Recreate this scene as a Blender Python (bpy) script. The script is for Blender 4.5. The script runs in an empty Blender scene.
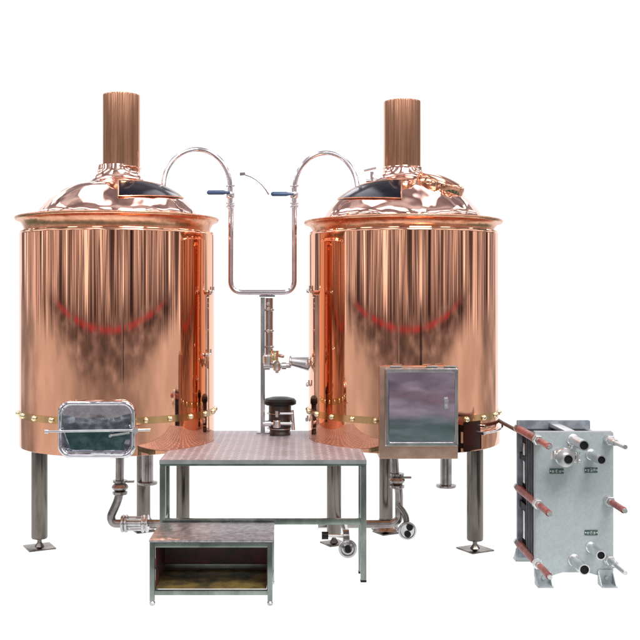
import bpy, bmesh, math, random
from mathutils import Vector, Matrix
random.seed(4)
PI = math.pi
F, CX, CY, H = 1000.0, 295.0, 300.0, 1.647      # focal length in photo pixels, principal point, eye height
S = bpy.context.scene
COL = S.collection

def P(px, py, Y):
    return Vector(((px-CX)*Y/F, Y, H-(py-CY)*Y/F))
def floorY(py):
    return F*H/(py-CY)

# ------------------------------------------------------------------ materials
class NT:
    """tiny expression helper for node trees"""
    def __init__(s, t): s.t = t
    def n(s, kind, **kw):
        o = s.t.nodes.new(kind)
        for k, v in kw.items(): setattr(o, k, v)
        return o
    def link(s, a, b): s.t.links.new(a, b)
    def inp(s, sock, v):
        if hasattr(v, 'is_output'): s.t.links.new(v, sock)
        elif v is not None: sock.default_value = v
    def m(s, op, a, b=None, c=None, clamp=False):
        o = s.n('ShaderNodeMath', operation=op); o.use_clamp = clamp
        s.inp(o.inputs[0], a)
        if b is not None: s.inp(o.inputs[1], b)
        if c is not None: s.inp(o.inputs[2], c)
        return o.outputs[0]
    def add(s, a, b): return s.m('ADD', a, b)
    def sub(s, a, b): return s.m('SUBTRACT', a, b)
    def mul(s, a, b): return s.m('MULTIPLY', a, b)
    def step(s, x, lo, hi):                      # smooth 0..1
        o = s.n('ShaderNodeMapRange', interpolation_type='SMOOTHSTEP')
        s.inp(o.inputs['Value'], x); o.inputs['From Min'].default_value = lo; o.inputs['From Max'].default_value = hi
        return o.outputs[0]
    def vec(s, x=0., y=0., z=0.):
        o = s.n('ShaderNodeCombineXYZ')
        for i, v in enumerate((x, y, z)): s.inp(o.inputs[i], v)
        return o.outputs[0]
    def noise(s, v, scale, detail=2., rough=.5, out=0, distort=0.):
        o = s.n('ShaderNodeTexNoise'); s.inp(o.inputs['Vector'], v)
        o.inputs['Scale'].default_value = scale; o.inputs['Detail'].default_value = detail
        o.inputs['Roughness'].default_value = rough; o.inputs['Distortion'].default_value = distort
        return o.outputs[out]
    def mix(s, f, a, b):
        o = s.n('ShaderNodeMix', data_type='RGBA')
        s.inp(o.inputs[0], f)
        for k, v in ((6, a), (7, b)):
            if isinstance(v, tuple): o.inputs[k].default_value = (*v, 1)
            else: s.inp(o.inputs[k], v)
        return o.outputs[2]
    def ramp(s, f, stops, interp='LINEAR'):
        o = s.n('ShaderNodeValToRGB'); s.inp(o.inputs[0], f)
        r = o.color_ramp; r.interpolation = interp
        while len(r.elements) < len(stops): r.elements.new(.5)
        for e, (p, c) in zip(r.elements, stops):
            e.position = p; e.color = (*c, 1) if isinstance(c, tuple) else (c, c, c, 1)
        return o.outputs[0]

def new_mat(name):
    m = bpy.data.materials.new(name); m.use_nodes = True
    t = m.node_tree; b = t.nodes['Principled BSDF']
    return m, NT(t), b

def coords(nt, sx=1, sy=1, sz=1):
    tc = nt.n('ShaderNodeTexCoord'); mp = nt.n('ShaderNodeMapping')
    nt.link(tc.outputs['Object'], mp.inputs[0]); mp.inputs['Scale'].default_value = (sx, sy, sz)
    return mp.outputs[0]

def bump(nt, b, h, dist, strength=1.):
    o = nt.n('ShaderNodeBump'); o.inputs['Distance'].default_value = dist; o.inputs['Strength'].default_value = strength
    nt.inp(o.inputs['Height'], h); nt.link(o.outputs[0], b.inputs['Normal']); return o

def metal(name, col, rough, var=.12, bscale=(3, 3, 3), bdist=0., nscale=1., dark=.75, rvar=.5):
    m, nt, b = new_mat(name)
    v = coords(nt, *bscale)
    n1 = nt.noise(v, 2.2*nscale, 4, .6)
    c = nt.mix(nt.step(n1, .35, .65), tuple(x*dark for x in col), col)
    nt.link(c, b.inputs['Base Color'])
    b.inputs['Metallic'].default_value = 1
    n2 = nt.noise(coords(nt), 9, 5, .65)
    nt.link(nt.add(nt.mul(nt.sub(n2, .5), rough*rvar), rough), b.inputs['Roughness'])
    if bdist: bump(nt, b, nt.noise(v, nscale, 2, .45), bdist)
    return m

COPPER = (.89, .465, .30)
M = {}
M['shell'] = metal('polished_copper', COPPER, .03, bscale=(3.2, 3.2, .35), bdist=.0032, dark=.9)
M['dome'] = metal('hammered_copper', (.92, .60, .50), .06, bscale=(1, 1, 1), bdist=.045, nscale=3.2, dark=.9)
M['copper_rim'] = metal('rim_copper', (.84, .42, .26), .27, bscale=(3, 3, 3), bdist=.006, nscale=3, dark=.8)
M['brushed_copper'] = metal('brushed_copper', (.84, .44, .27), .14, bscale=(6, 6, .4), bdist=.004, nscale=2, dark=.75)
M['dull_copper'] = metal('dull_copper', (.62, .40, .31), .36, dark=.75)
M['brass'] = metal('brass', (.98, .88, .58), .2)
M['belt'] = metal('bronze_belt', (.66, .42, .20), .16, bscale=(4, 4, .6), dark=.8)
M['steel'] = metal('satin_steel', (.60, .59, .59), .22, bscale=(5, 5, 2), bdist=.002, dark=.7)
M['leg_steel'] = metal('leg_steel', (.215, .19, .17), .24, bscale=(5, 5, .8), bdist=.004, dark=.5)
M['polished'] = metal('polished_steel', (.74, .72, .76), .07, bscale=(4, 4, 4), bdist=.006, nscale=2, dark=.85)
M['door_steel'] = metal('door_steel', (.66, .56, .68), .13, bscale=(1.2, 1, 3.0), bdist=.006, nscale=1.7, dark=.75)
M['pan_steel'] = metal('pressed_steel', (.56, .62, .70), .10, bscale=(3, 3, 3), bdist=.008, nscale=2, dark=.7)
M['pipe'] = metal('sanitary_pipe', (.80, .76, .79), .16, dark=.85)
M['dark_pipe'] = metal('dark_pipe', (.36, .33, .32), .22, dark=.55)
M['frame_steel'] = metal('frame_steel', (.32, .37, .335), .26, bscale=(3, 3, 1.5), dark=.58)
M['bright_nut'] = metal('zinc', (.82, .83, .83), .3)

def plain(name, col, rough, col2=None, sc=8., bd=0., metallic=0., bsc=40.):
    m, nt, b = new_mat(name)
    v = coords(nt)
    n = nt.noise(v, sc, 5, .65)
    nt.link(nt.mix(nt.step(n, .35, .68), col2 or tuple(x*.75 for x in col), col), b.inputs['Base Color'])
    b.inputs['Roughness'].default_value = rough; b.inputs['Metallic'].default_value = metallic
    if bd: bump(nt, b, nt.noise(v, bsc, 3), bd)
    return m
M['smoked'] = plain('smoked_glass', (.006, .007, .014), .12, (.012, .012, .018))
M['opening_dark'] = plain('shaded_opening', (.012, .006, .005), .3, (.03, .008, .006), 14)  # near-black stands in for the shade inside the stoke hole
M['blue_grip'] = plain('blue_vinyl', (.05, .10, .21), .35, (.035, .065, .15))
M['black_plastic'] = plain('black_plastic', (.014, .013, .014), .35)
M['rubber'] = plain('gasket_rubber', (.009, .009, .011), .5)
M['red_sleeve'] = plain('red_plastic_sleeve', (.40, .13, .115), .42, (.20, .045, .035), 16)
M['hammer_grey'] = plain('hammertone_grey_paint', (.41, .465, .475), .36, (.36, .41, .42), 60, .0016, .3, 160)
M['end_grey'] = plain('side_grey_paint', (.38, .41, .45), .4, (.20, .23, .27), 10, .0008, .3, 90)
M['plaque'] = plain('dark_green_plaque', (.05, .10, .09), .4, (.035, .07, .06))
M['glyph'] = plain('plaque_lettering', (.75, .8, .76), .5)
M['dark_sheet'] = plain('dark_clutter', (.03, .024, .024), .45, (.12, .03, .025), 6)  # dark red mottling stands in for clutter seen through the stool
M['shelf'] = plain('mottled_clutter', (.26, .18, .05), .4, (.03, .026, .02), 7)  # yellow-brown mottling stands in for clutter low in the stool
M['hose'] = plain('brown_hose', (.09, .06, .055), .4)
for k_ in ('rubber', 'black_plastic', 'opening_dark', 'smoked'): M[k_].node_tree.nodes['Principled BSDF'].inputs['Specular IOR Level'].default_value = .18
M['motor'] = plain('motor_cover', (.035, .028, .026), .35, (.06, .035, .03), 12)

def tuple_dark(nt, c): return nt.mix(.22, c, (.2, .17, .19))
def tread(name, pitch, col, rough, depth):
    m, nt, b = new_mat(name)
    tc = nt.n('ShaderNodeTexCoord'); sp = nt.n('ShaderNodeSeparateXYZ'); nt.link(tc.outputs['Object'], sp.inputs[0])
    x, y = sp.outputs[0], sp.outputs[1]
    k = 2*PI/pitch
    def loz(ox, oy, sgn):
        u = nt.mul(nt.add(x, ox), k); w = nt.mul(nt.add(y, oy), k)
        a = nt.m('COSINE', nt.add(u, nt.mul(w, sgn))); c = nt.m('COSINE', nt.sub(u, nt.mul(w, sgn)))
        # long one way, narrow the other
        p = nt.mul(nt.m('POWER', nt.m('MAXIMUM', a, 0.), .7), nt.m('POWER', nt.m('MAXIMUM', c, 0.), 6.))
        return p
    h = nt.m('MAXIMUM', loz(0, 0, 1.), loz(pitch/2, 0, -1.))
    n = nt.noise(tc.outputs['Object'], 5, 5, .65)
    c = nt.mix(nt.step(n, .3, .7), tuple(q*.72 for q in col), col)
    c = nt.mix(nt.mul(h, .9), tuple_dark(nt, c), (.92, .88, .88))
    nt.link(c, b.inputs['Base Color']); b.inputs['Metallic'].default_value = .4
    nt.link(nt.add(nt.mul(n, .25), rough), b.inputs['Roughness'])
    bump(nt, b, h, depth)
    return m
M['tread'] = tread('tread_plate', .098, (.56, .50, .53), .32, .009)
M['tread_worn'] = metal('worn_step_plate', (.66, .62, .65), .34, bscale=(6, 6, 6), bdist=.008, nscale=2.5, dark=.6)

# added frosted sheet under the things: white light from below keeps it shadowless
m, nt, b = new_mat('frosted_white_sheet')
nt.t.nodes.remove(b)
tr = nt.n('ShaderNodeBsdfTranslucent'); tr.inputs[0].default_value = (.97, .97, .97, 1)
nt.link(tr.outputs[0], nt.t.nodes['Material Output'].inputs[0])
M['floor'] = m

# ------------------------------------------------------------------ geometry helpers
def align(d):
    d = Vector(d).normalized()
    return d.to_track_quat('Z', 'Y').to_matrix().to_4x4()

class G:
    def __init__(s): s.bm = bmesh.new()
    def box(s, x0, x1, y0, y1, z0, z1, bev=0., rot=None, piv=None):
        b2 = bmesh.new(); bmesh.ops.create_cube(b2, size=1)
        c = Vector(((x0+x1)/2, (y0+y1)/2, (z0+z1)/2))
        for v in b2.verts: v.co = Vector((v.co.x*(x1-x0), v.co.y*(y1-y0), v.co.z*(z1-z0))) + c
        if bev: bmesh.ops.bevel(b2, geom=b2.edges[:], offset=bev, segments=2, profile=.7, affect='EDGES')
        if rot is not None:
            p = Vector(piv) if piv is not None else c
            for v in b2.verts: v.co = rot @ (v.co-p) + p
        s._merge(b2); return s
    def _merge(s, b2):
        me = bpy.data.meshes.new('tmp'); b2.to_mesh(me); b2.free(); s.bm.from_mesh(me); bpy.data.meshes.remove(me)
    def rings(s, rings, close=False, cap0=True, cap1=True):
        vs = [[s.bm.verts.new(p) for p in r] for r in rings]
        n = len(vs[0]); L = len(vs)
        for i in range(L if close else L-1):
            a, c = vs[i], vs[(i+1) % L]
            for j in range(n): s.bm.faces.new((a[j], a[(j+1) % n], c[(j+1) % n], c[j]))
        if not close:
            if cap0: s.bm.faces.new(list(reversed(vs[0])))
            if cap1: s.bm.faces.new(vs[-1])
        return s
    def tube(s, pts, r, n=16, caps=True):
        pts = [Vector(p) for p in pts]; rs = r if isinstance(r, (list, tuple)) else [r]*len(pts)
        up = None; rr = []
        for i, p in enumerate(pts):
            d = (pts[min(i+1, len(pts)-1)]-pts[max(i-1, 0)]).normalized()
            if up is None:
                up = Vector((0, 0, 1)) if abs(d.z) < .9 else Vector((0, 1, 0))
            u = (up - d*up.dot(d)).normalized(); up = u; w = d.cross(u)
            rr.append([p + (u*math.cos(2*PI*k/n) + w*math.sin(2*PI*k/n))*rs[i] for k in range(n)])
        s.rings(rr, cap0=caps, cap1=caps); return s
    def lathe(s, prof, org, axis=(0, 0, 1), n=96, closed=False):
        A = align(axis) if tuple(axis) != (0, 0, 1) else Matrix.Identity(4)
        rr = []
        for r, z in prof:
            rr.append([Vector(org) + (A @ Vector((max(r, 1e-5)*math.cos(2*PI*k/n), max(r, 1e-5)*math.sin(2*PI*k/n), z))) for k in range(n)])
        s.rings(rr, close=closed, cap0=not closed, cap1=not closed); return s
    def prism(s, poly, z0, z1):
        a = [s.bm.verts.new((x, y, z0)) for x, y in poly]; c = [s.bm.verts.new((x, y, z1)) for x, y in poly]
        n = len(poly)
        s.bm.faces.new(list(reversed(a))); s.bm.faces.new(c)
        for i in range(n): s.bm.faces.new((a[i], a[(i+1) % n], c[(i+1) % n], c[i]))
        return s
    def build(s, name, mat, parent=None, sharp=35, label=None):
        bmesh.ops.recalc_face_normals(s.bm, faces=s.bm.faces)
        me = bpy.data.meshes.new(name)
        r = parent
        while r is not None and r.parent: r = r.parent
        if r is not None: bmesh.ops.translate(s.bm, verts=s.bm.verts, vec=-Vector(r.location))
        s.bm.to_mesh(me); s.bm.free()
        me.polygons.foreach_set('use_smooth', [True]*len(me.polygons)); me.set_sharp_from_angle(angle=math.radians(sharp))
        me.materials.append(M[mat] if isinstance(mat, str) else mat)
        o = bpy.data.objects.new(name, me); COL.objects.link(o); o.parent = parent
        if label: o['label'] = label
        return o

def thing(name, label, cat, loc, group=None):
    o = bpy.data.objects.new(name, None); COL.objects.link(o); o.location = loc
    o.empty_display_size = .1
    o['label'] = label; o['category'] = cat
    if group: o['group'] = group
    return o

def fillet(pts, rad, n=8):
    pts = [Vector(p) for p in pts]; out = [pts[0]]
    for i in range(1, len(pts)-1):
        a, b, c = pts[i-1], pts[i], pts[i+1]
        d1 = (a-b); d2 = (c-b); r = min(rad, d1.length*.49, d2.length*.49)
        p = b+d1.normalized()*r; q = b+d2.normalized()*r
        for k in range(n+1):
            t = k/n; out.append(p*(1-t)**2 + b*2*t*(1-t) + q*t*t)
    out.append(pts[-1]); return out

def rrect(hw, hh, r, c, y, n=6):
    """rounded rectangle in the XZ plane at depth y"""
    out = []
    for (sx, sz, a0) in ((1, 1, 0), (-1, 1, 90), (-1, -1, 180), (1, -1, 270)):
        for k in range(n+1):
            a = math.radians(a0+90*k/n)
            out.append(Vector((c[0]+sx*(hw-r)+r*math.cos(a), y, c[1]+sz*(hh-r)+r*math.sin(a))))
    return out

# ------------------------------------------------------------------ floor
G().prism([(-5, 4.6), (5, 4.6), (5, 12), (-5, 12)], -.01, 0).build('floor', 'floor')['kind'] = 'structure'

# ------------------------------------------------------------------ tanks
R = .643
def make_tank(side):
    L = side == 'left'
    cpx, rpx = (118.3, 96.3) if L else (402.5, 94.5)
    Yc = math.sqrt((F*R/rpx)**2 + R*R)
    cx = (cpx-CX)*Yc/F
    C = Vector((cx, Yc, 0))
    va = math.atan2(-Yc, -cx)                      # direction towards the eye
    def Z(py, Y=None): return H-(py-CY)*(Y or Yc)/F
    def on(rel, r, z):                             # rel degrees to the right of the line of sight
        a = va+math.radians(rel); return Vector((cx+r*math.cos(a), Yc+r*math.sin(a), z))
    label = ('tall polished copper brewing tank with rounded stainless firebox door, left of the platform' if L else
             'tall polished copper brewing tank with square stainless door box, between platform and grey heat exchanger')
    t = thing('brewing_tank', label, 'brewing tank', (cx, Yc, 0), 'copper brewing tanks')
    off = 0 if L else 1
    zb = Z(442 if L else 440); zt = Z(233)
    # shell
    prof = [(.02, zb+.03), (R*.6, zb+.02), (R-.03, zb-.001), (R-.003, zb), (R, zb+.002), (R, zb+.02)]
    for i in range(1, 20): prof.append((R, zb+.02+(zt-zb-.045)*i/19))
    prof += [(R, zt-.0235), (R, zt-.019)]; prof[5:6] = [(R, zb+.006), (R, zb+.02)]
    prof += [(R-.004, zt-.008), (R-.02, zt), (.02, zt+.001)]
    G().lathe(prof, (cx, Yc, 0), n=192).build('shell', 'shell', t, 50)
    # rim: flared lip
    zl = Z(221 if L else 224)
    rp = []
    for k in range(13):                             # outer cove
        a = k/12*PI/2
        rp.append((.612+.055*(1-math.cos(a)), zt-.004+(zl-zt)*math.sin(a)))
    rp = [(.60, zt-.004)]+rp+[(.672, zl+.004), (.673, zl+.010), (.669, zl+.015), (.66, zl+.016), (.55, zl+.012), (.5, zl+.01), (.5, zt)]
    G().lathe(rp, (cx, Yc, 0), n=192, closed=True).build('rim', 'copper_rim', t, 50)
    # bead under the rim
    G().lathe([(R-.01+.0085*math.cos(a), zt-.006+.0085*math.sin(a)) for a in [2*PI*k/10 for k in range(10)]], (cx, Yc, 0), n=192, closed=True).build('bead', 'shell', t)
    # dome
    if L: keys = [(20.0, 166), (21.5, 174), (25.5, 180), (32, 183.5), (45, 187.5), (56, 193), (66, 200), (74, 208), (79, 215), (80, 222)]
    else: keys = [(19.0, 168), (20.5, 174), (24, 178.5), (32, 182), (44, 187.5), (54, 193), (64, 200), (72, 208), (77.5, 216), (79, 224)]
    sc = Yc/F
    dprof = []
    for i in range(len(keys)-1):
        for k in range(5):
            p0 = keys[max(i-1, 0)]; p1 = keys[i]; p2 = keys[i+1]; p3 = keys[min(i+2, len(keys)-1)]; u = k/5
            cr = lambda a, b, c, d: .5*((2*b)+(-a+c)*u+(2*a-5*b+4*c-d)*u*u+(-a+3*b-3*c+d)*u**3)
            dprof.append((cr(p0[0], p1[0], p2[0], p3[0])*sc, Z(cr(p0[1], p1[1], p2[1], p3[1]))))
    dprof.append((keys[-1][0]*sc, Z(keys[-1][1])))
    dome = G(); N = 144
    dome.rings([[Vector((cx+r*math.cos(2*PI*k/N), Yc+r*math.sin(2*PI*k/N), z)) for k in range(N)] for r, z in dprof], cap0=False, cap1=False)
    dm = dome.build('dome', 'dome', t, 60)
    def dz(r):
        for (r0, z0), (r1, z1) in zip(dprof, dprof[1:]):
            if r0 <= r <= r1: return z0+(z1-z0)*(r-r0)/(r1-r0)
        return dprof[-1][1]
    # chimney (open tube)
    rc = 18.6*sc; ztop = Z(95.5 if L else 102); chx = cx+(3.2*sc if L else -.3*sc)
    G().lathe([(rc, Z(172)), (rc*1.0, ztop-.01), (rc-.001, ztop), (rc-.006, ztop), (rc-.006, Z(172))], (chx, Yc, 0), n=64, closed=True).build('chimney', 'brushed_copper', t, 50)
    G().lathe([(rc+.003+.007*math.cos(a), Z(168.5)+.007*math.sin(a)) for a in [2*PI*k/8 for k in range(8)]], (chx, Yc, 0), n=64, closed=True).build('chimney_collar', 'dome', t)
    # smoked hatch lying on the dome, runs from the front to one side
    g = G(); hatch = G()
    A = (0, 78) if L else (-78, -1)
    rin, rout = 40*sc, 71*sc
    def patch(gg, a0, a1, r0f, r1f, lift, na=24, nr=8):
        top = []; bot = []
        for i in range(na+1):
            a = a0+(a1-a0)*i/na
            f = (i/na) if L else 1-(i/na)
            ra, rb = r0f(f), r1f(f)
            top.append([on(a, ra+(rb-ra)*j/nr, dz(ra+(rb-ra)*j/nr)+lift) for j in range(nr+1)])
            bot.append([p-Vector((0, 0, lift+.01)) for p in top[-1]])
        bm = gg.bm
        T = [[bm.verts.new(p) for p in r] for r in top]; B = [[bm.verts.new(p) for p in r] for r in bot]
        for i in range(na):
            for j in range(nr):
                bm.faces.new((T[i][j], T[i+1][j], T[i+1][j+1], T[i][j+1])); bm.faces.new((B[i][j], B[i][j+1], B[i+1][j+1], B[i+1][j]))
            for j in (0, nr):
                bm.faces.new((T[i][j], B[i][j], B[i+1][j], T[i+1][j]))
        for i in (0, na):
            for j in range(nr): bm.faces.new((T[i][j], T[i][j+1], B[i][j+1], B[i][j]))
    patch(hatch, A[0], A[1], lambda f: rin+(rout-rin)*.30*f*f, lambda f: rout-(rout-rin)*.18*f, .012)
    hatch.build('hatch_window', 'smoked', t, 40)
    ff = lambda i: (i/24) if L else 1-i/24
    inner = [on(A[0]+(A[1]-A[0])*i/24, rin+(rout-rin)*.30*ff(i)**2, 0) for i in range(25)]
    outer = [on(A[0]+(A[1]-A[0])*i/24, rout-(rout-rin)*.18*ff(i), 0) for i in range(25)]
    def side_pts(p, q_): return [p.lerp(q_, k/6) for k in range(1, 6)]
    loop = inner+side_pts(inner[-1], outer[-1])+outer[::-1]+side_pts(outer[0], inner[0])+[inner[0]]
    for p in loop: p.z = dz(math.hypot(p.x-cx, p.y-Yc))+.009
    G().tube(loop, .005, 8).build('hatch_trim', 'copper_rim', t)
    if not L:   # raised round manway on the right shoulder of the dome
        mw = on(62, 42*sc, 0); mw.z = dz(42*sc)
        ax = Vector((math.cos(va+math.radians(62))*.42, math.sin(va+math.radians(62))*.42, 1))
        w = G().lathe([(.165, -.06), (.165, .012), (.16, .024), (.14, .034), (.10, .046), (.05, .053), (.0, .055)], mw, ax, 64).build('manway_cover', 'shell', t, 50)
        # small spray valve on the back of the dome, by the pipe
        q = P(372, 180, Yc-.05)
        G().tube([P(372, 192, Yc-.05), P(372, 172, Yc-.05)], .012).tube([P(366, 181, Yc-.05), P(381, 180, Yc-.05)], .010).tube([P(364, 171, Yc-.05), P(376, 168, Yc-.05)], .008).build('spray_valve', 'pipe', t)
    # bronze belt + brass rivets
    zq = Z(410); G().lathe([(R-.01, zq-.023), (R+.0025, zq-.022), (R+.0025, zq+.022), (R-.01, zq+.023)], (cx, Yc, 0), n=192, closed=True).build('belt', 'belt', t)
    rel = [-83, -68, -53, -38.8, 15.1, 29.5, 44.3, 59, 73, 87] if L else [-89, -76, -60, -44.4, -29.3, -15, 38.4, 53, 69, 84]
    rel += [100+15*k for k in range(11)]
    for a in rel:
        c = on(a, R+.002, zq); d = Vector((c.x-cx, c.y-Yc, 0))
        G().lathe([(.019, 0), (.0185, .006), (.015, .013), (.009, .018), (.0, .02)], c, d, 14).build('rivet', 'brass', t, 60)
    # vertical seam of the shell
    sa = 2 if L else -2
    p0 = on(sa, R+.0002, zb+.24); p1 = on(sa, R+.0002, zt-.02)
    G().tube([p0, p1], .0028, 8).build('seam', 'dull_copper', t)
    # legs
    if L: legs = [(39.5, floorY(548), 8.0), (143.5, floorY(531), 6.8), (183, floorY(556), 6.6)]
    else: legs = [(334, floorY(544), 7.2), (386, floorY(533), 6.8), (475, floorY(550), 8.2)]
    for px, Y, r in legs:
        x = (px-CX)*Y/F; rr = r*Y/F
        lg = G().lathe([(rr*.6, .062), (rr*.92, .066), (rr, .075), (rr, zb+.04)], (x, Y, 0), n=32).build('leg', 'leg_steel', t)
        ft = G().lathe([(rr*.28, .01), (rr*.28, .065)], (x, Y, 0), n=16)
        ft.lathe([(rr*.62, .012), (rr*.34, .034), (rr*.3, .04)], (x, Y, 0), n=6)
        q = .088 if px in (39.5, 475) else .07
        ft.box(x-q, x+q, Y-q, Y+q, 0.001, .011, .002, Matrix.Rotation(math.radians(28), 3, 'Z'))
        ft.build('foot_plate', 'leg_steel', lg)
        if px in (143.5, 386):
            G().lathe([(rr*2.2, .03), (rr*1.9, .04), (rr*1.05, .095), (rr*1.0, .11)], (x, Y, 0), n=24).build('foot_cone', 'dark_pipe', lg)
    # short capped outlet stub hanging at the back
    px, py = (147.5, 483) if L else (446, 486)
    Y = Yc+.35
    q = P(px, py, Y)
    s = G().tube([(q.x, Y, q.z), (q.x, Y, zb+.05)], 5.8*Y/F, 20)
    s.lathe([(9.5*Y/F, -.008), (10*Y/F, 0), (10*Y/F, .008), (6*Y/F, .014)], q, n=24)
    s.build('outlet_stub', 'dark_pipe', t)
    # seam latches
    for (px, py) in ([(208, 292), (204, 354)] if L else [(312, 291), (309.5, 364), (311, 385), (308.5, 421)]):
        sgn = 1 if L else -1
        relA = math.degrees(math.asin(max(-.985, min(.985, (px-cpx)/rpx))))
        c = on(relA, R+.004, Z(py, Yc-.1)); d = Vector((c.x-cx, c.y-Yc, 0)).normalized(); tg = Vector((-d.y, d.x, 0))
        g = G().tube(fillet([c-tg*.045+d*.006, c+tg*.03+d*.006, c+tg*.03+d*.006+Vector((0, 0, .035))], .012), .006, 8)
        g.lathe([(.014, 0), (.014, .012), (.008, .016)], c-tg*.03, d, 12)
        g.build('latch', 'bright_nut', t)
    if L:
        # rounded pressed steel firebox door with a bar across
        Y = Yc-R-.035
        c = P(96.5, 429.5, Y); hw = 39*Y/F; hh = 28.5*Y/F; cc = (c.x, c.z)
        g = G().rings([rrect(hw-.012, hh-.012, .07, cc, Y+.20), rrect(hw-.012, hh-.012, .07, cc, Y+.03), rrect(hw, hh, .075, cc, Y+.022), rrect(hw+.002, hh+.002, .075, cc, Y+.010),
                       rrect(hw-.004, hh-.004, .072, cc, Y-.004), rrect(hw-.014, hh-.014, .065, cc, Y-.008), rrect(hw-.024, hh-.024, .058, cc, Y-.002), rrect(hw-.028, hh-.028, .056, cc, Y+.010)])
        dr = g.build('firebox_door', 'polished', t, 60)
        # pan: upper facet leans back, lower facet leans forward, with folded ends
        hw2, hh2 = hw-.026, hh-.026
        bm = G(); B = bm.bm
        def V(x, z, y): return B.verts.new((cc[0]+x*hw2, Y+y, cc[1]+z*hh2))
        y0 = .016
        o = [V(-1, .95, y0), V(1, .95, y0), V(1, -.95, y0), V(-1, -.95, y0)]
        up = [V(-.66, .84, .016), V(.66, .84, .016), V(.46, .0, .002), V(-.46, .0, .002)]
        lo = [V(-.93, -.03, -.004), V(.93, -.03, -.004), V(.74, -.84, .004), V(-.74, -.84, .004)]
        for f in ((o[0], o[1], up[1], up[0]), (up[0], up[1], up[2], up[3]), (o[0], up[0], up[3], lo[0]), (up[1], o[1], lo[1], up[2]),
                  (up[3], up[2], lo[1], lo[0]), (lo[0], lo[1], lo[2], lo[3]), (o[0], lo[0], lo[3], o[3]), (lo[1], o[1], o[2], lo[2]), (lo[3], lo[2], o[2], o[3])):
            B.faces.new(f)
        bmesh.ops.solidify(B, geom=B.faces[:], thickness=.003)
        bm.build('door_pan', 'pan_steel', dr, 15)
        zb2 = P(0, 430.5, Y).z
        G().tube([P(46.5, 431.5, Y-.03), P(150.5, 430, Y-.03)], .0075, 10).lathe([(.013, -.012), (.013, .012)], P(46.8, 431.5, Y-.03), (1, 0, 0), 12).build('door_bar', 'bright_nut', dr)
        g = G().box(P(112, 0, Y).x, P(131, 0, Y).x, Y-.052, Y-.038, zb2-.022, zb2-.010, .003, Matrix.Rotation(math.radians(-8), 3, 'Y'))
        g.lathe([(.017, -.03), (.017, .012)], P(136, 430.4, Y-.03), (0, 1, 0), 14)
        g.lathe([(.009, -.03), (.009, .012)], P(111, 435.5, Y-.03), (0, 1, 0), 12)
        g.build('door_latch', 'bright_nut', dr)
    else:
        Yb = Yc-R-.05
        x0, x1 = P(379.5, 0, Yb).x, P(458, 0, Yb).x; z1 = P(0, 366.5, Yb).z; z0 = P(0, 459, Yb).z
        hs = G().box(x0, x1, Yb, Yb+.26, z0, z1, .006).build('door_housing', 'dull_copper', t)
        zd0, zd1 = P(0, 446, Yb).z, P(0, 368, Yb).z
        cc = ((P(384.5, 0, Yb).x+x1)/2, (zd0+zd1)/2); hw = (x1-P(384.5, 0, Yb).x)/2-.001; hh = (zd1-zd0)/2
        G().rings([rrect(hw, hh, .008, cc, Yb-.002), rrect(hw, hh, .010, cc, Yb-.014), rrect(hw-.006, hh-.006, .010, cc, Yb-.022), rrect(hw-.022, hh-.022, .012, cc, Yb-.024), rrect(hw-.026, hh-.026, .01, cc, Yb-.018)], cap1=False).build('door_frame', 'steel', hs, 30)
        # slightly bowed panel
        d = G(); n = 12; B = d.bm; grid = []
        for i in range(n+1):
            for j in range(n+1):
                u, w = i/n*2-1, j/n*2-1
                grid.append(B.verts.new((cc[0]+u*(hw-.024), Yb-.017-.014*(1-w*w)-.002*(1-u*u), cc[1]+w*(hh-.024))))
        for i in range(n):
            for j in range(n): B.faces.new((grid[i*(n+1)+j], grid[(i+1)*(n+1)+j], grid[(i+1)*(n+1)+j+1], grid[i*(n+1)+j+1]))
        d.build('door_panel', 'door_steel', hs, 60)
        h = P(446, 403, Yb-.03)
        G().box(h.x-.012, h.x+.012, Yb-.04, Yb-.024, h.z-.035, h.z+.035, .004).lathe([(.012, -.02), (.012, .02)], h+Vector((0, -.012, .018)), (0, 1, 0), 14).lathe([(.008, -.015), (.008, .015)], h+Vector((0, -.012, -.02)), (0, 1, 0), 12).build('door_latch', 'bright_nut', hs)
        for px in (396, 432, 450):
            q = P(px, 366, Yb)
            G().box(q.x-.035, q.x+.035, Yb-.016, Yb+.012, z1-.004, z1+.006, .003).build('frame_glint', 'bright_nut', hs)  # bright bars imitate highlights along the top of the door frame
        # dark patch painting the shade in the stoke hole, and copper flap with rod handle, right of the door
        a0, a1 = 36.5, 49.5
        za, zc = Z(421, Yc-.5), Z(457, Yc-.5)
        zc = max(zc, zb+.008)
        def cpatch(gg, a0, a1, z0, z1, r0, r1, n=12):
            rr = []
            for i in range(n+1):
                a = a0+(a1-a0)*i/n
                rr.append([on(a, r0, z0), on(a, r1, z0), on(a, r1, z1), on(a, r0, z1)])
            gg.rings(rr)
        g = G(); cpatch(g, a0, a1, zc, za, R-.01, R+.006); g.build('stoke_hole_patch', 'opening_dark', t)
        g = G(); cpatch(g, a1+.3, 86, zc, Z(431, Yc-.35), R-.01, R+.010); fl = g.build('flap', 'shell', t)
        pts = [on(a, R+.03, Z(430.5, Yc-.35)) for a in range(50, 79, 3)]
        pts += [on(82, R+.028, Z(422, Yc-.2))]
        g = G().tube(pts, .0075, 10); g.tube([on(50, R, Z(430.5, Yc-.35)), on(50, R+.035, Z(430.5, Yc-.35))], .014, 12)
        g.tube([on(51, R, Z(424, Yc-.35)), on(51, R+.03, Z(424, Yc-.35))], .012, 12)
        g.build('flap_handle', 'pipe', fl)
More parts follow.
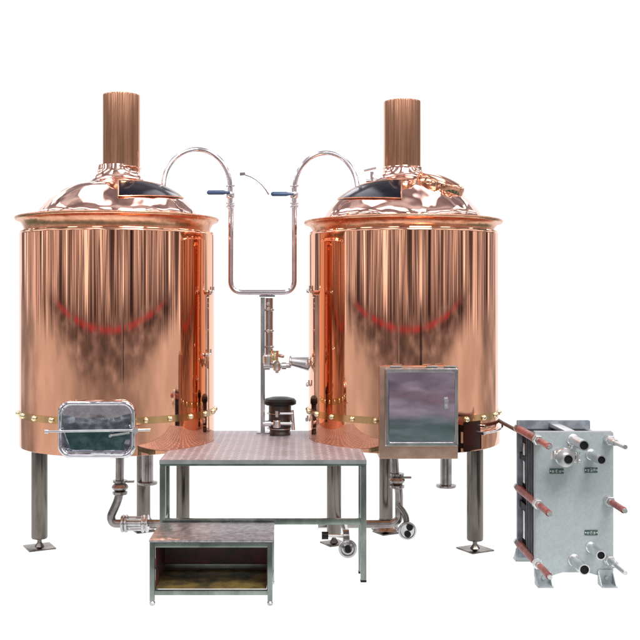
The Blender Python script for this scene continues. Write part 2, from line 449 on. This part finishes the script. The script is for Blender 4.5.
    # drain line
    if L:
        Y = Yc+.05
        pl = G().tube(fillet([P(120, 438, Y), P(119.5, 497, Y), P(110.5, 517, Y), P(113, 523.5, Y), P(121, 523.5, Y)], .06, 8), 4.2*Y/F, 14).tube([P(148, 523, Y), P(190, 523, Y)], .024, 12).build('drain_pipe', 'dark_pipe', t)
        v = G().lathe([(.045, -.05), (.05, -.045), (.05, -.03), (.034, -.026), (.05, -.012), (.056, 0), (.05, .014), (.034, .026), (.048, .032), (.048, .046)], P(120, 487, Y), n=20)
        v.box(P(118, 0, Y).x, P(134, 0, Y).x, Y-.02, Y+.02, P(0, 481.5, Y).z-.006, P(0, 481.5, Y).z+.006, .003)
        v.build('drain_valve', 'dark_pipe', pl)
        v = G()
        a, b_ = P(121, 523.5, Y), P(149, 523, Y)
        for x in (a.x+.012, a.x+.035, b_.x-.04, b_.x-.012): v.lathe([(.055, -.009), (.060, -.004), (.060, .004), (.055, .009)], (x, Y, a.z), (1, 0, 0), 24)
        v.lathe([(.032, -.08), (.032, .08)], ((a.x+b_.x)/2, Y, a.z), (1, 0, 0), 20)
        for k in range(4):
            an = PI/4+k*PI/2; v.tube([(a.x+.03, Y+.05*math.cos(an), a.z+.05*math.sin(an)), (b_.x-.03, Y+.05*math.cos(an), a.z+.05*math.sin(an))], .007, 8)
        v.build('sight_glass', 'steel', pl)
    else:
        Y = Yc+.02
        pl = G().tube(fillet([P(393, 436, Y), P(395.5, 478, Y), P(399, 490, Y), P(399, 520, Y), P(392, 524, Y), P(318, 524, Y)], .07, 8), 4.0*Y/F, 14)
        pl.tube(fillet([P(398, 505, Y-.03), P(406, 515, Y-.05), P(407, 527, Y-.07)], .04), .021, 12)
        pl = pl.build('drain_pipe', 'dark_pipe', t)
        v = G().lathe([(.045, -.055), (.05, -.05), (.05, -.035), (.034, -.03), (.05, -.012), (.056, 0), (.05, .014), (.034, .026), (.048, .032), (.048, .046)], P(397, 480, Y), n=20)
        v.box(P(396, 0, Y).x, P(411, 0, Y).x, Y-.03, Y+.0, P(0, 477, Y).z-.007, P(0, 477, Y).z+.007, .003)
        v.build('drain_valve', 'dark_pipe', pl)
        # clamped pipe end facing the viewer
        c = P(407.5, 531, Y-.09)
        G().lathe([(.018, .10), (.040, .03), (.060, .02), (.063, .008), (.060, -.004), (.05, -.006), (.046, .0), (.001, 0)], c, (0, 1, 0), 32).build('clamp_end', 'steel', pl)
        for dx, dy in ((.014, .026), (.0, -.02)):
            G().lathe([(.022, -.014), (.022, 0), (.001, .001)], c+Vector((dx, 0, dy)), (0, 1, 0), 16).build('port', 'rubber', pl)
        # second clamped end under the platform with lever
        Y2 = floorY(565)
        pl.name = 'drain_pipe'
        g = G().tube(fillet([P(344, 522, Yc-.1), P(346, 533, Y2), P(347.5, 545, Y2)], .03), .020, 12).tube([P(325, 535.5, Y2), P(349, 536.5, Y2)], .010, 10)
        tp = g.build('tap_pipe', 'steel', t)
        g = G().lathe([(.024, -.02), (.024, .02)], P(325, 535.5, Y2), (1, 0, 0), 16).build('tap_knob', 'black_plastic', tp)
        c = P(347.8, 549, Y2-.03)
        G().lathe([(.02, .07), (.046, .03), (.056, .02), (.058, .008), (.056, -.004), (.044, -.008), (.04, .0), (.026, -.006), (.022, 0)], c, (0, 1, 0), 32).build('clamp_end', 'steel', tp)
        G().lathe([(.02, -.012), (.02, -.006), (.001, -.006)], c, (0, 1, 0), 16).build('port', 'rubber', tp)
        G().lathe([(.05, -.018), (.05, .018)], P(346, 537.5, Y2+.02), (1, 0, 0), 20).build('tap_body', 'dark_pipe', tp)
    return t, cx, Yc
TL, xL, YL = make_tank('left')
TR, xR, YR = make_tank('right')

# ------------------------------------------------------------------ transfer pipes between the domes
YP = 6.95
t = thing('transfer_pipe', 'thin stainless U-shaped transfer pipe with two arches joining both copper domes', 'pipe', P(267, 296, YP))
pts = []
def arc(x0, x1, ytop, yb, n=28, yb2=None):
    c = (x0+x1)/2; r = (x1-x0)/2
    out = []
    for k in range(n+1):
        a = PI-PI*k/n
        base = yb if k <= n/2 else (yb2 or yb)
        out.append((c+r*math.cos(a), base-(base-ytop)*math.sin(a)))
    return out
la = arc(163.5, 230, 149.5, 186); ra = arc(294.5, 357.5, 153, 190)
G().tube([P(163, 192, YP-.12)]+[P(x, y, YP-.12+(.12*min(1, i/14))) for i, (x, y) in enumerate(la)]+[P(230.5, 190, YP)], .0165, 14).build('arch', 'pipe', t)
G().tube([P(294, 194, YP)]+[P(x, y, YP-(.12*max(0, (i-14)/14))) for i, (x, y) in enumerate(ra)]+[P(359, 196, YP-.12)], .0165, 14).build('arch', 'pipe', t)
G().tube(fillet([P(231, 206, YP), P(230.6, 292.5, YP), P(294.3, 292.5, YP), P(294.4, 206, YP)], .085, 10), .0185, 14).build('riser', 'pipe', t)
for (px, hx) in ((230.3, -1), (294.2, -1)):
    v = G().tube([P(px, 188, YP), P(px, 209, YP)], .018, 14)
    c = P(px, 195, YP); v.lathe([(.024, -.022), (.028, -.016), (.028, .016), (.024, .022)], c, n=18)
    for yy in (186.5, 203.5, 207.0): v.lathe([(.026, -.006), (.030, -.003), (.030, .003), (.026, .006)], P(px, yy, YP), n=20)
    v.tube([P(px-3, 205.5, YP-.02), P(px+4.5, 205.5, YP-.02)], .005, 8)
    v.tube([P(px, 186, YP-.02), P(px+4.5, 185.5, YP-.02)], .005, 8)
    vv = v.build('ball_valve', 'pipe', t)
    xa, xb = (207, 226) if px < 250 else (271, 289)
    yy = 192.5 if px < 250 else 194
    a = P(xa, yy, YP-.03); b2 = P(xb, yy, YP-.03)
    G().tube([a, a+Vector((.01, 0, 0)), b2-Vector((.02, 0, 0)), b2, b2+Vector((.03, 0, 0))], [.008, .0155, .0155, .010, .006], 12).build('valve_handle', 'blue_grip', vv)
G().tube([P(x, y, YP-.03) for x, y in ((241, 173.5), (245, 174.5), (251, 176.5), (257, 180), (262, 184.5), (266, 189.5), (269, 194.5))], .0062, 8).lathe([(.011, -.018), (.010, .018)], P(242.5, 174, YP-.03), (1, 0, .1), 12).build('vent_tube', 'dark_pipe', t)

# ------------------------------------------------------------------ platform
zp = .713; Yf = floorY(582.5); Yb = 7.14
xl, xr = (159.5-CX)*Yf/F, (366.5-CX)*Yf/F
poly = [(xl, Yf), (xr, Yf)]
Rc = R+.002
def circ(cx, cy, a0, a1, n=28):
    return [(cx+Rc*math.cos(a0+(a1-a0)*k/n), cy+Rc*math.sin(a0+(a1-a0)*k/n)) for k in range(n+1)]
# right cut-out, from front edge point to back edge
a_s = -math.acos((xr-xR)/Rc); a_e = -2*PI+math.asin((Yb-YR)/Rc)*-1+PI*1
a_s = -(math.acos((xr-xR)/Rc)); a_e = -(2*PI-(PI-math.asin((Yb-YR)/Rc)))
poly += circ(xR, YR, a_s, a_e)
b_s = math.asin((Yb-YL)/Rc); b_e = -math.acos((xl-xL)/Rc)
poly += circ(xL, YL, b_s, b_e)
PO = Vector(((xl+xr)/2, (Yf+Yb)/2, 0))
t = thing('work_platform', 'steel work platform with diamond tread top standing between the two tanks', 'platform', PO)
G().prism(poly, zp-.004, zp).build('tread_plate', 'tread', t, 30)
q = .017; fr = G()
fr.box(xl, xr, Yf+.001, Yf+.034, zp-.034, zp-.0045, .003)
fr.box(xl, xl+.03, Yf+.036, 6.08, zp-.034, zp-.0045, .003); fr.box(xr-.03, xr, Yf+.036, 6.18, zp-.034, zp-.0045, .003)
fr.build('top_frame', 'frame_steel', t)
G().box(-.50, .05, Yb-.06, Yb-.03, zp-.034, zp-.0045, .003).build('rear_frame', 'frame_steel', t)
lipb = G().box(xl-.0005, xr+.0005, Yf-.003, Yf-.0005, zp-.022, zp+.002, 0).build('edge_strip', 'bright_nut', t)
for x in (xl+q, xr-q):
    for Y in (Yf+q+.001, floorY(573)):
        lg = G().box(x-q, x+q, Y-q, Y+q, .012, zp-.036, .004).build('leg', 'frame_steel', t)
        G().box(x-q*1.05, x+q*1.05, Y-q*1.05, Y+q*1.05, 0, .012, .003).build('foot_cap', 'rubber', lg)
zr = P(0, 522, Yf).z
G().box(xl+2*q, xr-2*q, Yf+.006, Yf+.03, zr-.017, zr+.017, .003).build('front_rail', 'frame_steel', t)
for x in (xl+q, xr-q): G().box(x-.012, x+.012, Yf+2*q+.001, floorY(573)-q-.001, zr-.017, zr+.017, .003).build('side_rail', 'frame_steel', t)

# ------------------------------------------------------------------ step
Ys = floorY(606.5); Ys2 = Yf-.03
sx0, sx1 = (149.5-CX)*Ys/F, (272.5-CX)*Ys/F
zs = P(0, 540, Ys).z
t = thing('step_stool', 'low steel step stool with worn plate top standing in front of the platform', 'step stool', ((sx0+sx1)/2, (Ys+Ys2)/2, 0))
G().box(sx0-.003, sx1+.003, Ys-.003, Ys2, zs-.012, zs, .004).build('step_plate', 'tread_worn', t)
q = .0135
legs = {}
for x in (sx0+q, sx1-q):
    for Y in (Ys+q, Ys2-q):
        lg = G().box(x-q, x+q, Y-q, Y+q, .028, zs-.014, .003).build('leg', 'frame_steel', t)
        G().lathe([(.010, .002), (.015, .006), (.016, .018), (.010, .028)], (x, Y, 0), n=16).build('foot', 'steel', lg)
def rail(x0, x1, y0, y1, zc, h=.013): G().box(x0, x1, y0, y1, zc-h, zc+h, .003).build('rail', 'frame_steel', t)
zl = P(0, 593, Ys).z
for zc in (zs-.028, zl):
    rail(sx0+2*q, sx1-2*q, Ys+.002, Ys+.024, zc); rail(sx0+2*q, sx1-2*q, Ys2-.024, Ys2-.002, zc)
    rail(sx0+.002, sx0+.024, Ys+2*q, Ys2-2*q, zc); rail(sx1-.024, sx1-.002, Ys+2*q, Ys2-2*q, zc)
rail(sx0+.033, sx1-.034, Ys2-.06, Ys2-.037, zs*.33)
rail(sx0+.002, sx0+.024, Ys+2*q, Ys2-2*q, zs*.55, .010)
G().box(sx0+.02, sx1-.02, Ys2-.034, Ys2-.028, zl-.01, zs-.02, 0).build('clutter_backing', 'dark_sheet', t)  # dark panels stand in for the dark view through the stool
for x in (sx0+.027, sx1-.031): G().box(x, x+.004, Ys+.03, Ys2-.036, zl-.01, zs-.02, 0).build('clutter_side', 'dark_sheet', t)
G().box(sx0+.032, sx1-.033, Ys+.026, Ys2-.036, zl+.015, zl+.02, 0).build('clutter_base', 'shelf', t)  # sheet in place of the yellowish floor clutter

# ------------------------------------------------------------------ post with manifold and pump on the platform
Yq = 7.03
c = P(267, 432, Yq)
t = thing('manifold_post', 'slim steel post carrying the U-shaped pipe above the back of the platform', 'post', (c.x, Yq, zp))
G().box(P(260.6, 0, Yq).x, P(265.0, 0, Yq).x, Yq-.012, Yq+.012, zp+.009, P(0, 297.5, Yq).z, .003).build('upright', 'steel', t)
G().box(P(257, 0, Yq).x, P(270, 0, Yq).x, Yq-.05, Yq+.05, zp+.001, zp+.008, .002).build('base_plate', 'steel', t)
G().box(P(259.5, 0, Yq).x, P(275, 0, Yq).x, Yq-.04, Yq+.03, P(0, 297, Yq).z+.001, P(0, 295, Yq).z+.001, .002).build('bracket', 'steel', t)
g = G().tube([P(269.3, 298, Yq), P(269.3, 356, Yq)], .027, 16)
for yy in (310, 331, 347): g.lathe([(.029, -.008), (.034, -.004), (.034, .004), (.029, .008)], P(269.3, yy, Yq), n=20)
ch = g.build('header_pipe', 'steel', t)
for yy in (304, 309, 331): G().lathe([(.012, 0), (.012, .02), (.008, .024)], P(268.3, yy, Yq-.025), (0, -1, 0), 10).build('plug', 'bright_nut', ch)
g = G().tube(fillet([P(264, 366, Yq-.02), P(291, 365.5, Yq-.05)], .01), .018, 14)
g.lathe([(.03, -.02), (.03, .02)], P(267, 366, Yq-.03), (1, 0, 0), 18).lathe([(.026, -.015), (.026, .015)], P(284, 366, Yq-.04), (1, 0, 0), 18)
g.lathe([(.024, -.03), (.03, -.02), (.03, .02), (.018, .035), (.001, .035)], P(277, 366.5, Yq-.04), n=18)
g.tube([P(277, 360, Yq-.05), P(277, 373, Yq-.05)], .012, 12)
g.build('side_line', 'bright_nut', t)
g = G()
sil = [(289.5, 355.8), (309, 355.8), (312, 371), (303, 370), (292, 363.5)]
g.tube([P(289, 361.5, Yq-.05), P(291, 361.5, Yq-.05), P(300, 362.8, Yq-.05), P(312, 364.5, Yq-.05)], [.026, .030, .040, .054], 20)
g.lathe([(.036, -.008), (.040, -.004), (.040, .004), (.036, .008)], P(290.5, 361.5, Yq-.05), (1, 0, 0), 20)
g.build('tank_spigot', 'bright_nut', t)
g = G().lathe([(.034, -.03), (.036, -.02), (.036, .02), (.026, .03)], P(268, 359, Yq-.05), n=18).build('float_valve', 'bright_nut', t)
g = G().lathe([(.022, -.04), (.026, -.03), (.02, .0), (.03, .015), (.03, .03), (.001, .034)], P(275, 355, Yq-.06), n=16).build('brass_tap', 'brass', t)
G().lathe([(.014, -.02), (.026, -.016), (.026, -.004), (.014, 0)], P(281, 354.5, Yq-.05), (.2, -.2, 1), 14).build('tap_wheel', 'dull_copper', t)

Yu = 6.93
c = P(280, 432, Yu)
t = thing('pump', 'small dark capped pump with bright fittings on the platform beside the post', 'pump', (c.x, Yu, zp))
g = G().lathe([(.07, zp+.001), (.075, zp+.012), (.07, zp+.03), (.078, zp+.05), (.078, P(0, 404, Yu).z)], (c.x, Yu, 0), n=32).build('motor_body', 'motor', t)
zc = P(0, 405, Yu).z
G().lathe([(.095, zc), (.112, zc+.008), (.113, zc+.03), (.10, zc+.045), (.06, zc+.055), (.001, zc+.057)], (c.x, Yu, 0), n=40).build('top_cover', 'black_plastic', t)
for yy in (413, 421, 428): G().lathe([(.08, P(0, yy, Yu).z-.006), (.09, P(0, yy, Yu).z-.003), (.09, P(0, yy, Yu).z+.003), (.08, P(0, yy, Yu).z+.006)], (c.x, Yu, 0), n=32, closed=True).build('cooling_fin', 'steel', t)
g = G().tube([P(263, 423.5, Yu-.10), P(292, 423.5, Yu-.10)], .012, 12).tube([P(280, 413.5, Yu-.10), P(293, 413.5, Yu-.10)], .009, 12).tube(fillet([P(292, 410, Yu-.06), P(293.5, 430, Yu-.06)], .01), .012, 12)
g.lathe([(.024, -.025), (.026, -.02), (.026, .02), (.024, .025)], P(277, 424, Yu-.11), n=16).lathe([(.02, -.02), (.02, .02)], P(268, 423.5, Yu-.1), (1, 0, 0), 16)
g.tube([P(277, 417, Yu-.11), P(277, 411, Yu-.11)], .011, 12)
g.build('fittings', 'bright_nut', t)

# ------------------------------------------------------------------ plate heat exchanger
Ye = floorY(584); Yr = floorY(562)
ex0, ex1 = (535-CX)*Ye/F, (613.5-CX)*Ye/F
zt, zbm = P(0, 432, Ye).z, P(0, 572, Ye).z
t = thing('plate_heat_exchanger', 'grey plate heat exchanger with red sleeved tie bolts, right of the copper tanks', 'heat exchanger', ((ex0+ex1)/2, (Ye+Yr)/2, 0))
w = ex1-ex0
def plate(y0, y1, name, mat, zt=zt):
    g = G(); zfoot = .035
    pts = [(ex0+.004, zt), (ex1-.004, zt), (ex1, zt-.006), (ex1, zfoot), (ex1-.05, zfoot), (ex1-.15, zbm), (ex0+.16, zbm), (ex0+.06, zfoot), (ex0, zfoot), (ex0, zt-.006)]
    a = [g.bm.verts.new((x, y0, z)) for x, z in pts]; b_ = [g.bm.verts.new((x, y1, z)) for x, z in pts]
    n = len(pts); g.bm.faces.new(a); g.bm.faces.new(list(reversed(b_)))
    for i in range(n): g.bm.faces.new((a[i], b_[i], b_[(i+1) % n], a[(i+1) % n]))
    bmesh.ops.bevel(g.bm, geom=[e for e in g.bm.edges], offset=.0022, segments=2, affect='EDGES')
    return g.build(name, mat, t, 40)
fp = plate(Ye, Ye+.028, 'front_plate', 'hammer_grey')
bp = plate(Yr-.03, Yr, 'back_plate', 'end_grey', zt+.012)
G().box(ex0+.001, ex1-.001, Ye+.030, Ye+.038, zt-.02, zt+.002, .002).build('front_flange', 'bright_nut', fp)
# feet
for x in (ex0+.045, ex1-.045):
    for (y, par) in ((Ye-.002, fp), (Yr+.002, bp)):
        s = -1 if y < 6 else 1
        g = G()
        x0, x1 = x-.048, x+.042
        g.box(x0, x1, min(y, y+s*.006), max(y, y+s*.006), .008, .085, .001)
        g.box(x0, x1, min(y+s*.001, y+s*.085), max(y+s*.001, y+s*.085), .001, .0075, .001)
        for xx in (x0+.003, x1-.003):
            pr = [(xx-.003, y+s*.007, .008), (xx+.003, y+s*.007, .008), (xx+.003, y+s*.07, .008), (xx-.003, y+s*.07, .008), (xx-.003, y+s*.007, .075), (xx+.003, y+s*.007, .075)]
            v = [g.bm.verts.new(p) for p in pr]
            for f in ((0, 1, 2, 3), (0, 4, 5, 1), (1, 5, 2), (0, 3, 4), (3, 2, 5, 4)): g.bm.faces.new([v[i] for i in f])
        g.lathe([(.011, 0), (.011, .012), (.001, .012)], (x, y+s*.006, .04), (0, s, 0), 6)
        g.build('foot', 'hammer_grey', par)
# plate pack: thin pressed plates with black gaskets
n = 22
for i in range(n):
    y = Ye+.042+i*.0105
    G().box(ex0+.010, ex1-.010, y, y+.0045, zbm+.02, zt-.03, .001).build('pack_plate', 'rubber' if i % 4 else 'end_grey', t)
G().box(ex0+.018, ex1-.018, Ye+.0395, Ye+.27, zbm+.03, zt-.04).build('gasket', 'rubber', t)
for yy in (459, 508):
    z = P(0, yy, Ye+.3).z
    G().box(ex0+.012, ex0+.029, Ye+.272, Yr-.032, z-.02, z+.02, .002).build('spacer', 'rubber', t)
G().box(ex0+.03, ex1-.03, Ye+.272, Yr-.032, zbm+.02, zt-.04).build('dark_infill', 'rubber', t)  # dark block stands in for the dark interior behind the plate pack
for (pa, pb) in ((444, 457), (461, 484), (512, 540)):
    G().box(ex0+.012, ex0+.028, Ye+.31, Ye+.36, P(0, pb, Ye+.3).z, P(0, pa, Ye+.3).z, .002).build('bright_strip', 'bright_nut', t)  # bright strips for the pale slits between pack and back plate
G().box((ex0+ex1)/2-.03, (ex0+ex1)/2+.03, Ye+.04, Yr-.032, zt-.028, zt-.004, .003).build('guide_bar', 'bright_nut', t)
# tie bolts
Yt = 5.50
for (px, py, bare) in ((541, 440, 0), (541, 504, 0), (541, 564, 0), (609, 440, 1), (609, 501, 2), (609, 560, 1)):
    q = P(px, py, Ye-.02)
    x = q.x if px > 560 else ex0+.012
    if px < 560: x = ex0+.012
    if px > 560: x = ex1-.03
    z = q.z
    g = G().tube([(x, Yr+.03, z), (x, Yt, z)], .0125, 14)
    tb = g.build('tie_bolt', 'bright_nut', t)
    if bare != 1: G().tube([(x, Ye-.075, z), (x, Yt+.03, z)], .0185, 16).build('sleeve', 'red_sleeve', tb)
    if px < 560: G().tube([(x-.001, Yr-.035, z), (x-.001, Ye+.034, z)], .024, 16).build('sleeve', 'red_sleeve', tb)
    nt_ = G().lathe([(.030, 0), (.030, .012)], (x, Ye-.002, z), (0, -1, 0), 28).lathe([(.030, .012), (.030, .042), (.026, .046)], (x, Ye-.002, z), (0, -1, 0), 6)
    if bare == 1: nt_.lathe([(.021, .046), (.021, .12), (.016, .13)], (x, Ye-.002, z), (0, -1, 0), 16)
    nt_.build('nut', 'bright_nut', tb)
    G().lathe([(.026, 0), (.026, .03)], (x, Yr+.001, z), (0, 1, 0), 6).build('nut', 'bright_nut', tb)
# ports
for (px, py, r, ln) in ((573, 440, .030, .22), (591, 454.5, .027, .2), (574, 560, .031, .21), (591, 547, .027, .19)):
    q = P(px, py, Ye)
    g = G().lathe([(r+.006, .0), (r+.005, .006), (r, .008), (r, ln), (r-.006, ln), (r-.006, .02), (.001, .02)], (q.x, Ye-.001, q.z), (0, -1, 0), 32)
    po = g.build('port', 'bright_nut', fp)
    G().lathe([(.001, 0), (r-.007, 0), (r-.007, .004), (.001, .004)], (q.x, Ye-ln+.012, q.z), (0, -1, 0), 24).build('bore_shade', 'rubber', po)  # near-black disc paints the shade inside the open port
q = P(559, 454, Ye)
g = G().lathe([(.034, 0), (.034, .10), (.052, .11), (.056, .12), (.056, .135), (.052, .145), (.030, .15), (.030, .20), (.024, .20), (.024, .16), (.001, .16)], (q.x, Ye-.001, q.z), (0, -1, 0), 36)
g.lathe([(.012, -.03), (.012, .03)], (q.x+.07, Ye-.125, q.z+.0), (0, 0, 1), 12).tube([(q.x+.05, Ye-.125, q.z+.02), (q.x+.085, Ye-.125, q.z+.02)], .01, 10).tube([(q.x+.05, Ye-.125, q.z-.02), (q.x+.085, Ye-.125, q.z-.02)], .01, 10)
g.lathe([(.016, -.03), (.016, .02)], (q.x-.065, Ye-.125, q.z+.02), (0, 0, 1), 12)
po = g.build('clamped_port', 'bright_nut', fp)
G().lathe([(.001, 0), (.023, 0), (.023, .004), (.001, .004)], (q.x, Ye-.189, q.z), (0, -1, 0), 24).build('bore_shade', 'rubber', po)  # same dark disc for the shaded inside of the clamped port
q = P(569.5, 447, Ye)
G().lathe([(.012, 0), (.012, .015), (.001, .018)], (q.x, Ye-.001, q.z), (0, -1, 0), 14).build('plug', 'bright_nut', fp)
# small riveted plaques with unreadable lettering
for (x0, x1, py) in ((549.5, 563.5, 471), (584.5, 597.5, 470), (584.5, 597.5, 532.5)):
    a, b_ = P(x0, py-2.6, Ye), P(x1, py+2.6, Ye)
    pq = G().box(a.x, b_.x, Ye-.004, Ye-.0005, b_.z, a.z, .001).build('plaque', 'plaque', fp)
    g = G(); zc = (a.z+b_.z)/2
    for k in range(3):
        xx = a.x+.020+k*(b_.x-a.x-.040)/2
        s = .0075
        rs = random.Random(k*7+int(py))
        for dz_ in rs.sample((-s, -s/3, s/3, s), 3): g.box(xx-s*rs.uniform(.5, 1), xx+s*rs.uniform(.5, 1), Ye-.0052, Ye-.0043, zc+dz_-.0007, zc+dz_+.0007)
        for dx_ in rs.sample((-.8*s, 0, .6*s), 2): g.box(xx-.0007+dx_, xx+.0007+dx_, Ye-.0056, Ye-.0053, zc-s*rs.uniform(.3, 1.1), zc+s*rs.uniform(.3, 1.1))
    for xx in (a.x+.005, b_.x-.005): g.lathe([(.0035, 0), (.0035, .002), (.001, .003)], (xx, Ye-.004, zc), (0, -1, 0), 10)
    g.build('lettering', 'glyph', pq)

# hose from the right tank to the exchanger
pts = fillet([P(492, 416, 6.9), P(500, 421.5, 6.7), P(516, 430, 6.36), P(521, 432, 6.31)], .1)
o = G().tube(pts, .0125, 12).build('hose', 'hose'); o['label'] = 'thin brown hose running from the right copper tank to the heat exchanger'; o['category'] = 'hose'

# ------------------------------------------------------------------ world: the bright hall around the things
W = bpy.data.worlds.new('World'); S.world = W; W.use_nodes = True
nt = NT(W.node_tree); bg = W.node_tree.nodes['Background']
tc = nt.n('ShaderNodeTexCoord'); sp = nt.n('ShaderNodeSeparateXYZ'); nt.link(tc.outputs['Generated'], sp.inputs[0])
x, y, z = sp.outputs
az = nt.m('ARCTAN2', x, nt.mul(y, -1.))            # 0 looks back past the camera, +-pi looks at the scene
azn = nt.mul(az, 180/PI); aa = nt.m('ABSOLUTE', azn)
hl = nt.m('SQRT', nt.add(nt.mul(x, x), nt.mul(y, y))); el = nt.m('DIVIDE', z, nt.m('MAXIMUM', hl, .001))  # tan of elevation
u = nt.vec(az, nt.mul(el, .2), 0.)
s1 = nt.noise(u, 5.5, 1, .5); s2 = nt.noise(u, 15., 1.5, .5)
st = nt.add(nt.add(nt.mul(s1, .62), nt.mul(s2, .62)), -.085)
wall = nt.ramp(st, [(.36, (.02, .016, .018)), (.43, (.10, .085, .09)), (.47, (.20, .17, .18)), (.505, (.34, .30, .31)), (.53, (1.1, 1.0, 1.0)), (.555, (.48, .43, .44)), (.60, (.13, .11, .115)), (.64, (2.2, 2.1, 2.1)), (.68, (.8, .75, .76))])
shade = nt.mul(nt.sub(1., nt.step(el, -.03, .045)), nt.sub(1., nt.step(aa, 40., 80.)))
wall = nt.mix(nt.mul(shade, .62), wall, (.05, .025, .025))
# floor of the hall
fn = nt.noise(nt.vec(nt.mul(az, 1.), nt.mul(el, 6.), 0.), 2.5, 3, .5)
flo = nt.ramp(fn, [(.3, (.26, .24, .245)), (.5, (.43, .405, .405)), (.7, (.74, .70, .70))])
band = nt.mul(nt.step(aa, 28., 62.), nt.sub(1., nt.step(aa, 88., 108.)))
flo = nt.mix(nt.mul(band, .5), flo, (1.05, 1., .98))
green = nt.ramp(nt.noise(nt.vec(az, nt.mul(el, 2.), 0.), 6., 3, .6), [(.35, (.05, .10, .085)), (.55, (.14, .25, .20)), (.72, (.50, .58, .54))])
flo = nt.mix(nt.step(nt.mul(el, -1.), .16, .22), flo, green)
flo = nt.mix(nt.step(nt.mul(el, -1.), .48, .58), flo, (.36, .30, .31))
q2 = nt.mul(nt.mul(azn, 1/85.), nt.mul(azn, 1/85.))
edge = nt.add(nt.add(nt.mul(q2, .014), -.026), nt.mul(nt.sub(nt.noise(u, 9., 2), .5), .04))
f_wall = nt.step(nt.sub(el, edge), -.03, .012)
col = nt.mix(f_wall, flo, wall)
# machinery: dark bowl-shaped heap
b2 = nt.add(nt.add(nt.mul(q2, .085), -.082), nt.mul(nt.sub(nt.noise(nt.vec(az, nt.mul(el, 12.), 3.), 4., 3), .5), .045))
mach = nt.ramp(nt.noise(nt.vec(az, nt.mul(el, 12.), 0.), 4.2, 3, .55), [(.36, (.03, .025, .03)), (.5, (.15, .12, .13)), (.62, (.34, .31, .33)), (.7, (.6, .56, .58))])
f_m = nt.mul(nt.step(nt.sub(el, b2), -.024, .024), nt.mul(nt.sub(1., nt.step(nt.sub(el, nt.add(nt.mul(q2, .05), -.024)), -.01, .012)), nt.sub(1., nt.step(aa, 62., 92.))))
col = nt.mix(nt.mul(f_m, .8), col, mach)
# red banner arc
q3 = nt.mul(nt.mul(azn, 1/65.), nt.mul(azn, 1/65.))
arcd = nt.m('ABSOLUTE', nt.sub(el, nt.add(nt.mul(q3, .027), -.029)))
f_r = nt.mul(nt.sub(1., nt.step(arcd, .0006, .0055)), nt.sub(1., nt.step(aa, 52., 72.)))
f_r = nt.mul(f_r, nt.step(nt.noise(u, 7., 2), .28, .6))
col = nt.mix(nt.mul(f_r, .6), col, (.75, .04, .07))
# upper hall: softer, then the ceiling with its skylights
up = nt.ramp(nt.noise(nt.vec(nt.add(az, 2.9), 0., 0.), 9., 2, .6), [(.36, (.06, .055, .055)), (.46, (.25, .235, .24)), (.6, (.34, .32, .32)), (.69, (1.1, 1.1, 1.1))])
col = nt.mix(nt.step(el, .095, .135), col, up)
xz = nt.m('DIVIDE', x, nt.m('MAXIMUM', z, .05)); yz = nt.m('DIVIDE', y, nt.m('MAXIMUM', z, .05))
bays = nt.m('ABSOLUTE', nt.m('SINE', nt.mul(xz, 4.3)))
rows = nt.m('ABSOLUTE', nt.m('SINE', nt.add(nt.mul(yz, 2.1), .6)))
sky = nt.mul(nt.step(bays, .74, .94), nt.step(rows, .30, .55))
cbase = nt.ramp(nt.noise(nt.vec(xz, yz, 0.), 1.1, 3, .55), [(.34, (.16, .12, .13)), (.5, (.40, .35, .36)), (.66, (.95, .90, .90))])
ceil = nt.mix(sky, cbase, (3.2, 3.1, 3.3))
col = nt.mix(nt.step(z, .24, .32), col, ceil)
# white: everything the objects are seen against, and below the sheet
f_w = nt.mul(nt.step(aa, 138., 142.), nt.sub(1., nt.step(z, .36, .40)))
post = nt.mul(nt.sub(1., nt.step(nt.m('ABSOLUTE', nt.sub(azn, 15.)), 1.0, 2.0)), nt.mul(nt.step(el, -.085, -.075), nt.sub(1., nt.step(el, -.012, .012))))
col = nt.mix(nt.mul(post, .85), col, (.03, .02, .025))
col = nt.mix(f_w, col, (1.12, 1.12, 1.12))
col = nt.mix(nt.step(nt.mul(z, -1.), .60, .68), col, (1.7, 1.7, 1.7))
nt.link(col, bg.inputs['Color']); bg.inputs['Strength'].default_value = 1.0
W.cycles.sampling_method = 'MANUAL'; W.cycles.sample_map_resolution = 1024

# soft fill light, added unseen high behind the camera to lift the painted parts
ld = bpy.data.lights.new('fill_light', 'AREA'); ld.shape = 'RECTANGLE'; ld.size = 4.; ld.size_y = 3.; ld.energy = 900; ld.color = (1, .985, .96)
lo = bpy.data.objects.new('fill_light', ld); COL.objects.link(lo); lo.location = (3.0, -.8, 9.0)
lo.rotation_euler = (Vector((0, 6.4, .7))-Vector(lo.location)).to_track_quat('-Z', 'Y').to_euler()

# ------------------------------------------------------------------ camera
cd = bpy.data.cameras.new('camera'); cd.sensor_width = 36; cd.lens = 36*F/640
cd.shift_x = (320-CX)/640; cd.shift_y = -(320-CY)/640; cd.clip_end = 500
co = bpy.data.objects.new('camera', cd); COL.objects.link(co); co.location = (0, 0, H); co.rotation_euler = (PI/2, 0, 0)
S.camera = co
S.view_settings.view_transform = 'Standard'; S.view_settings.look = 'None'; S.view_settings.exposure = 0; S.view_settings.gamma = 1
S.cycles.max_bounces = 12; S.cycles.glossy_bounces = 8
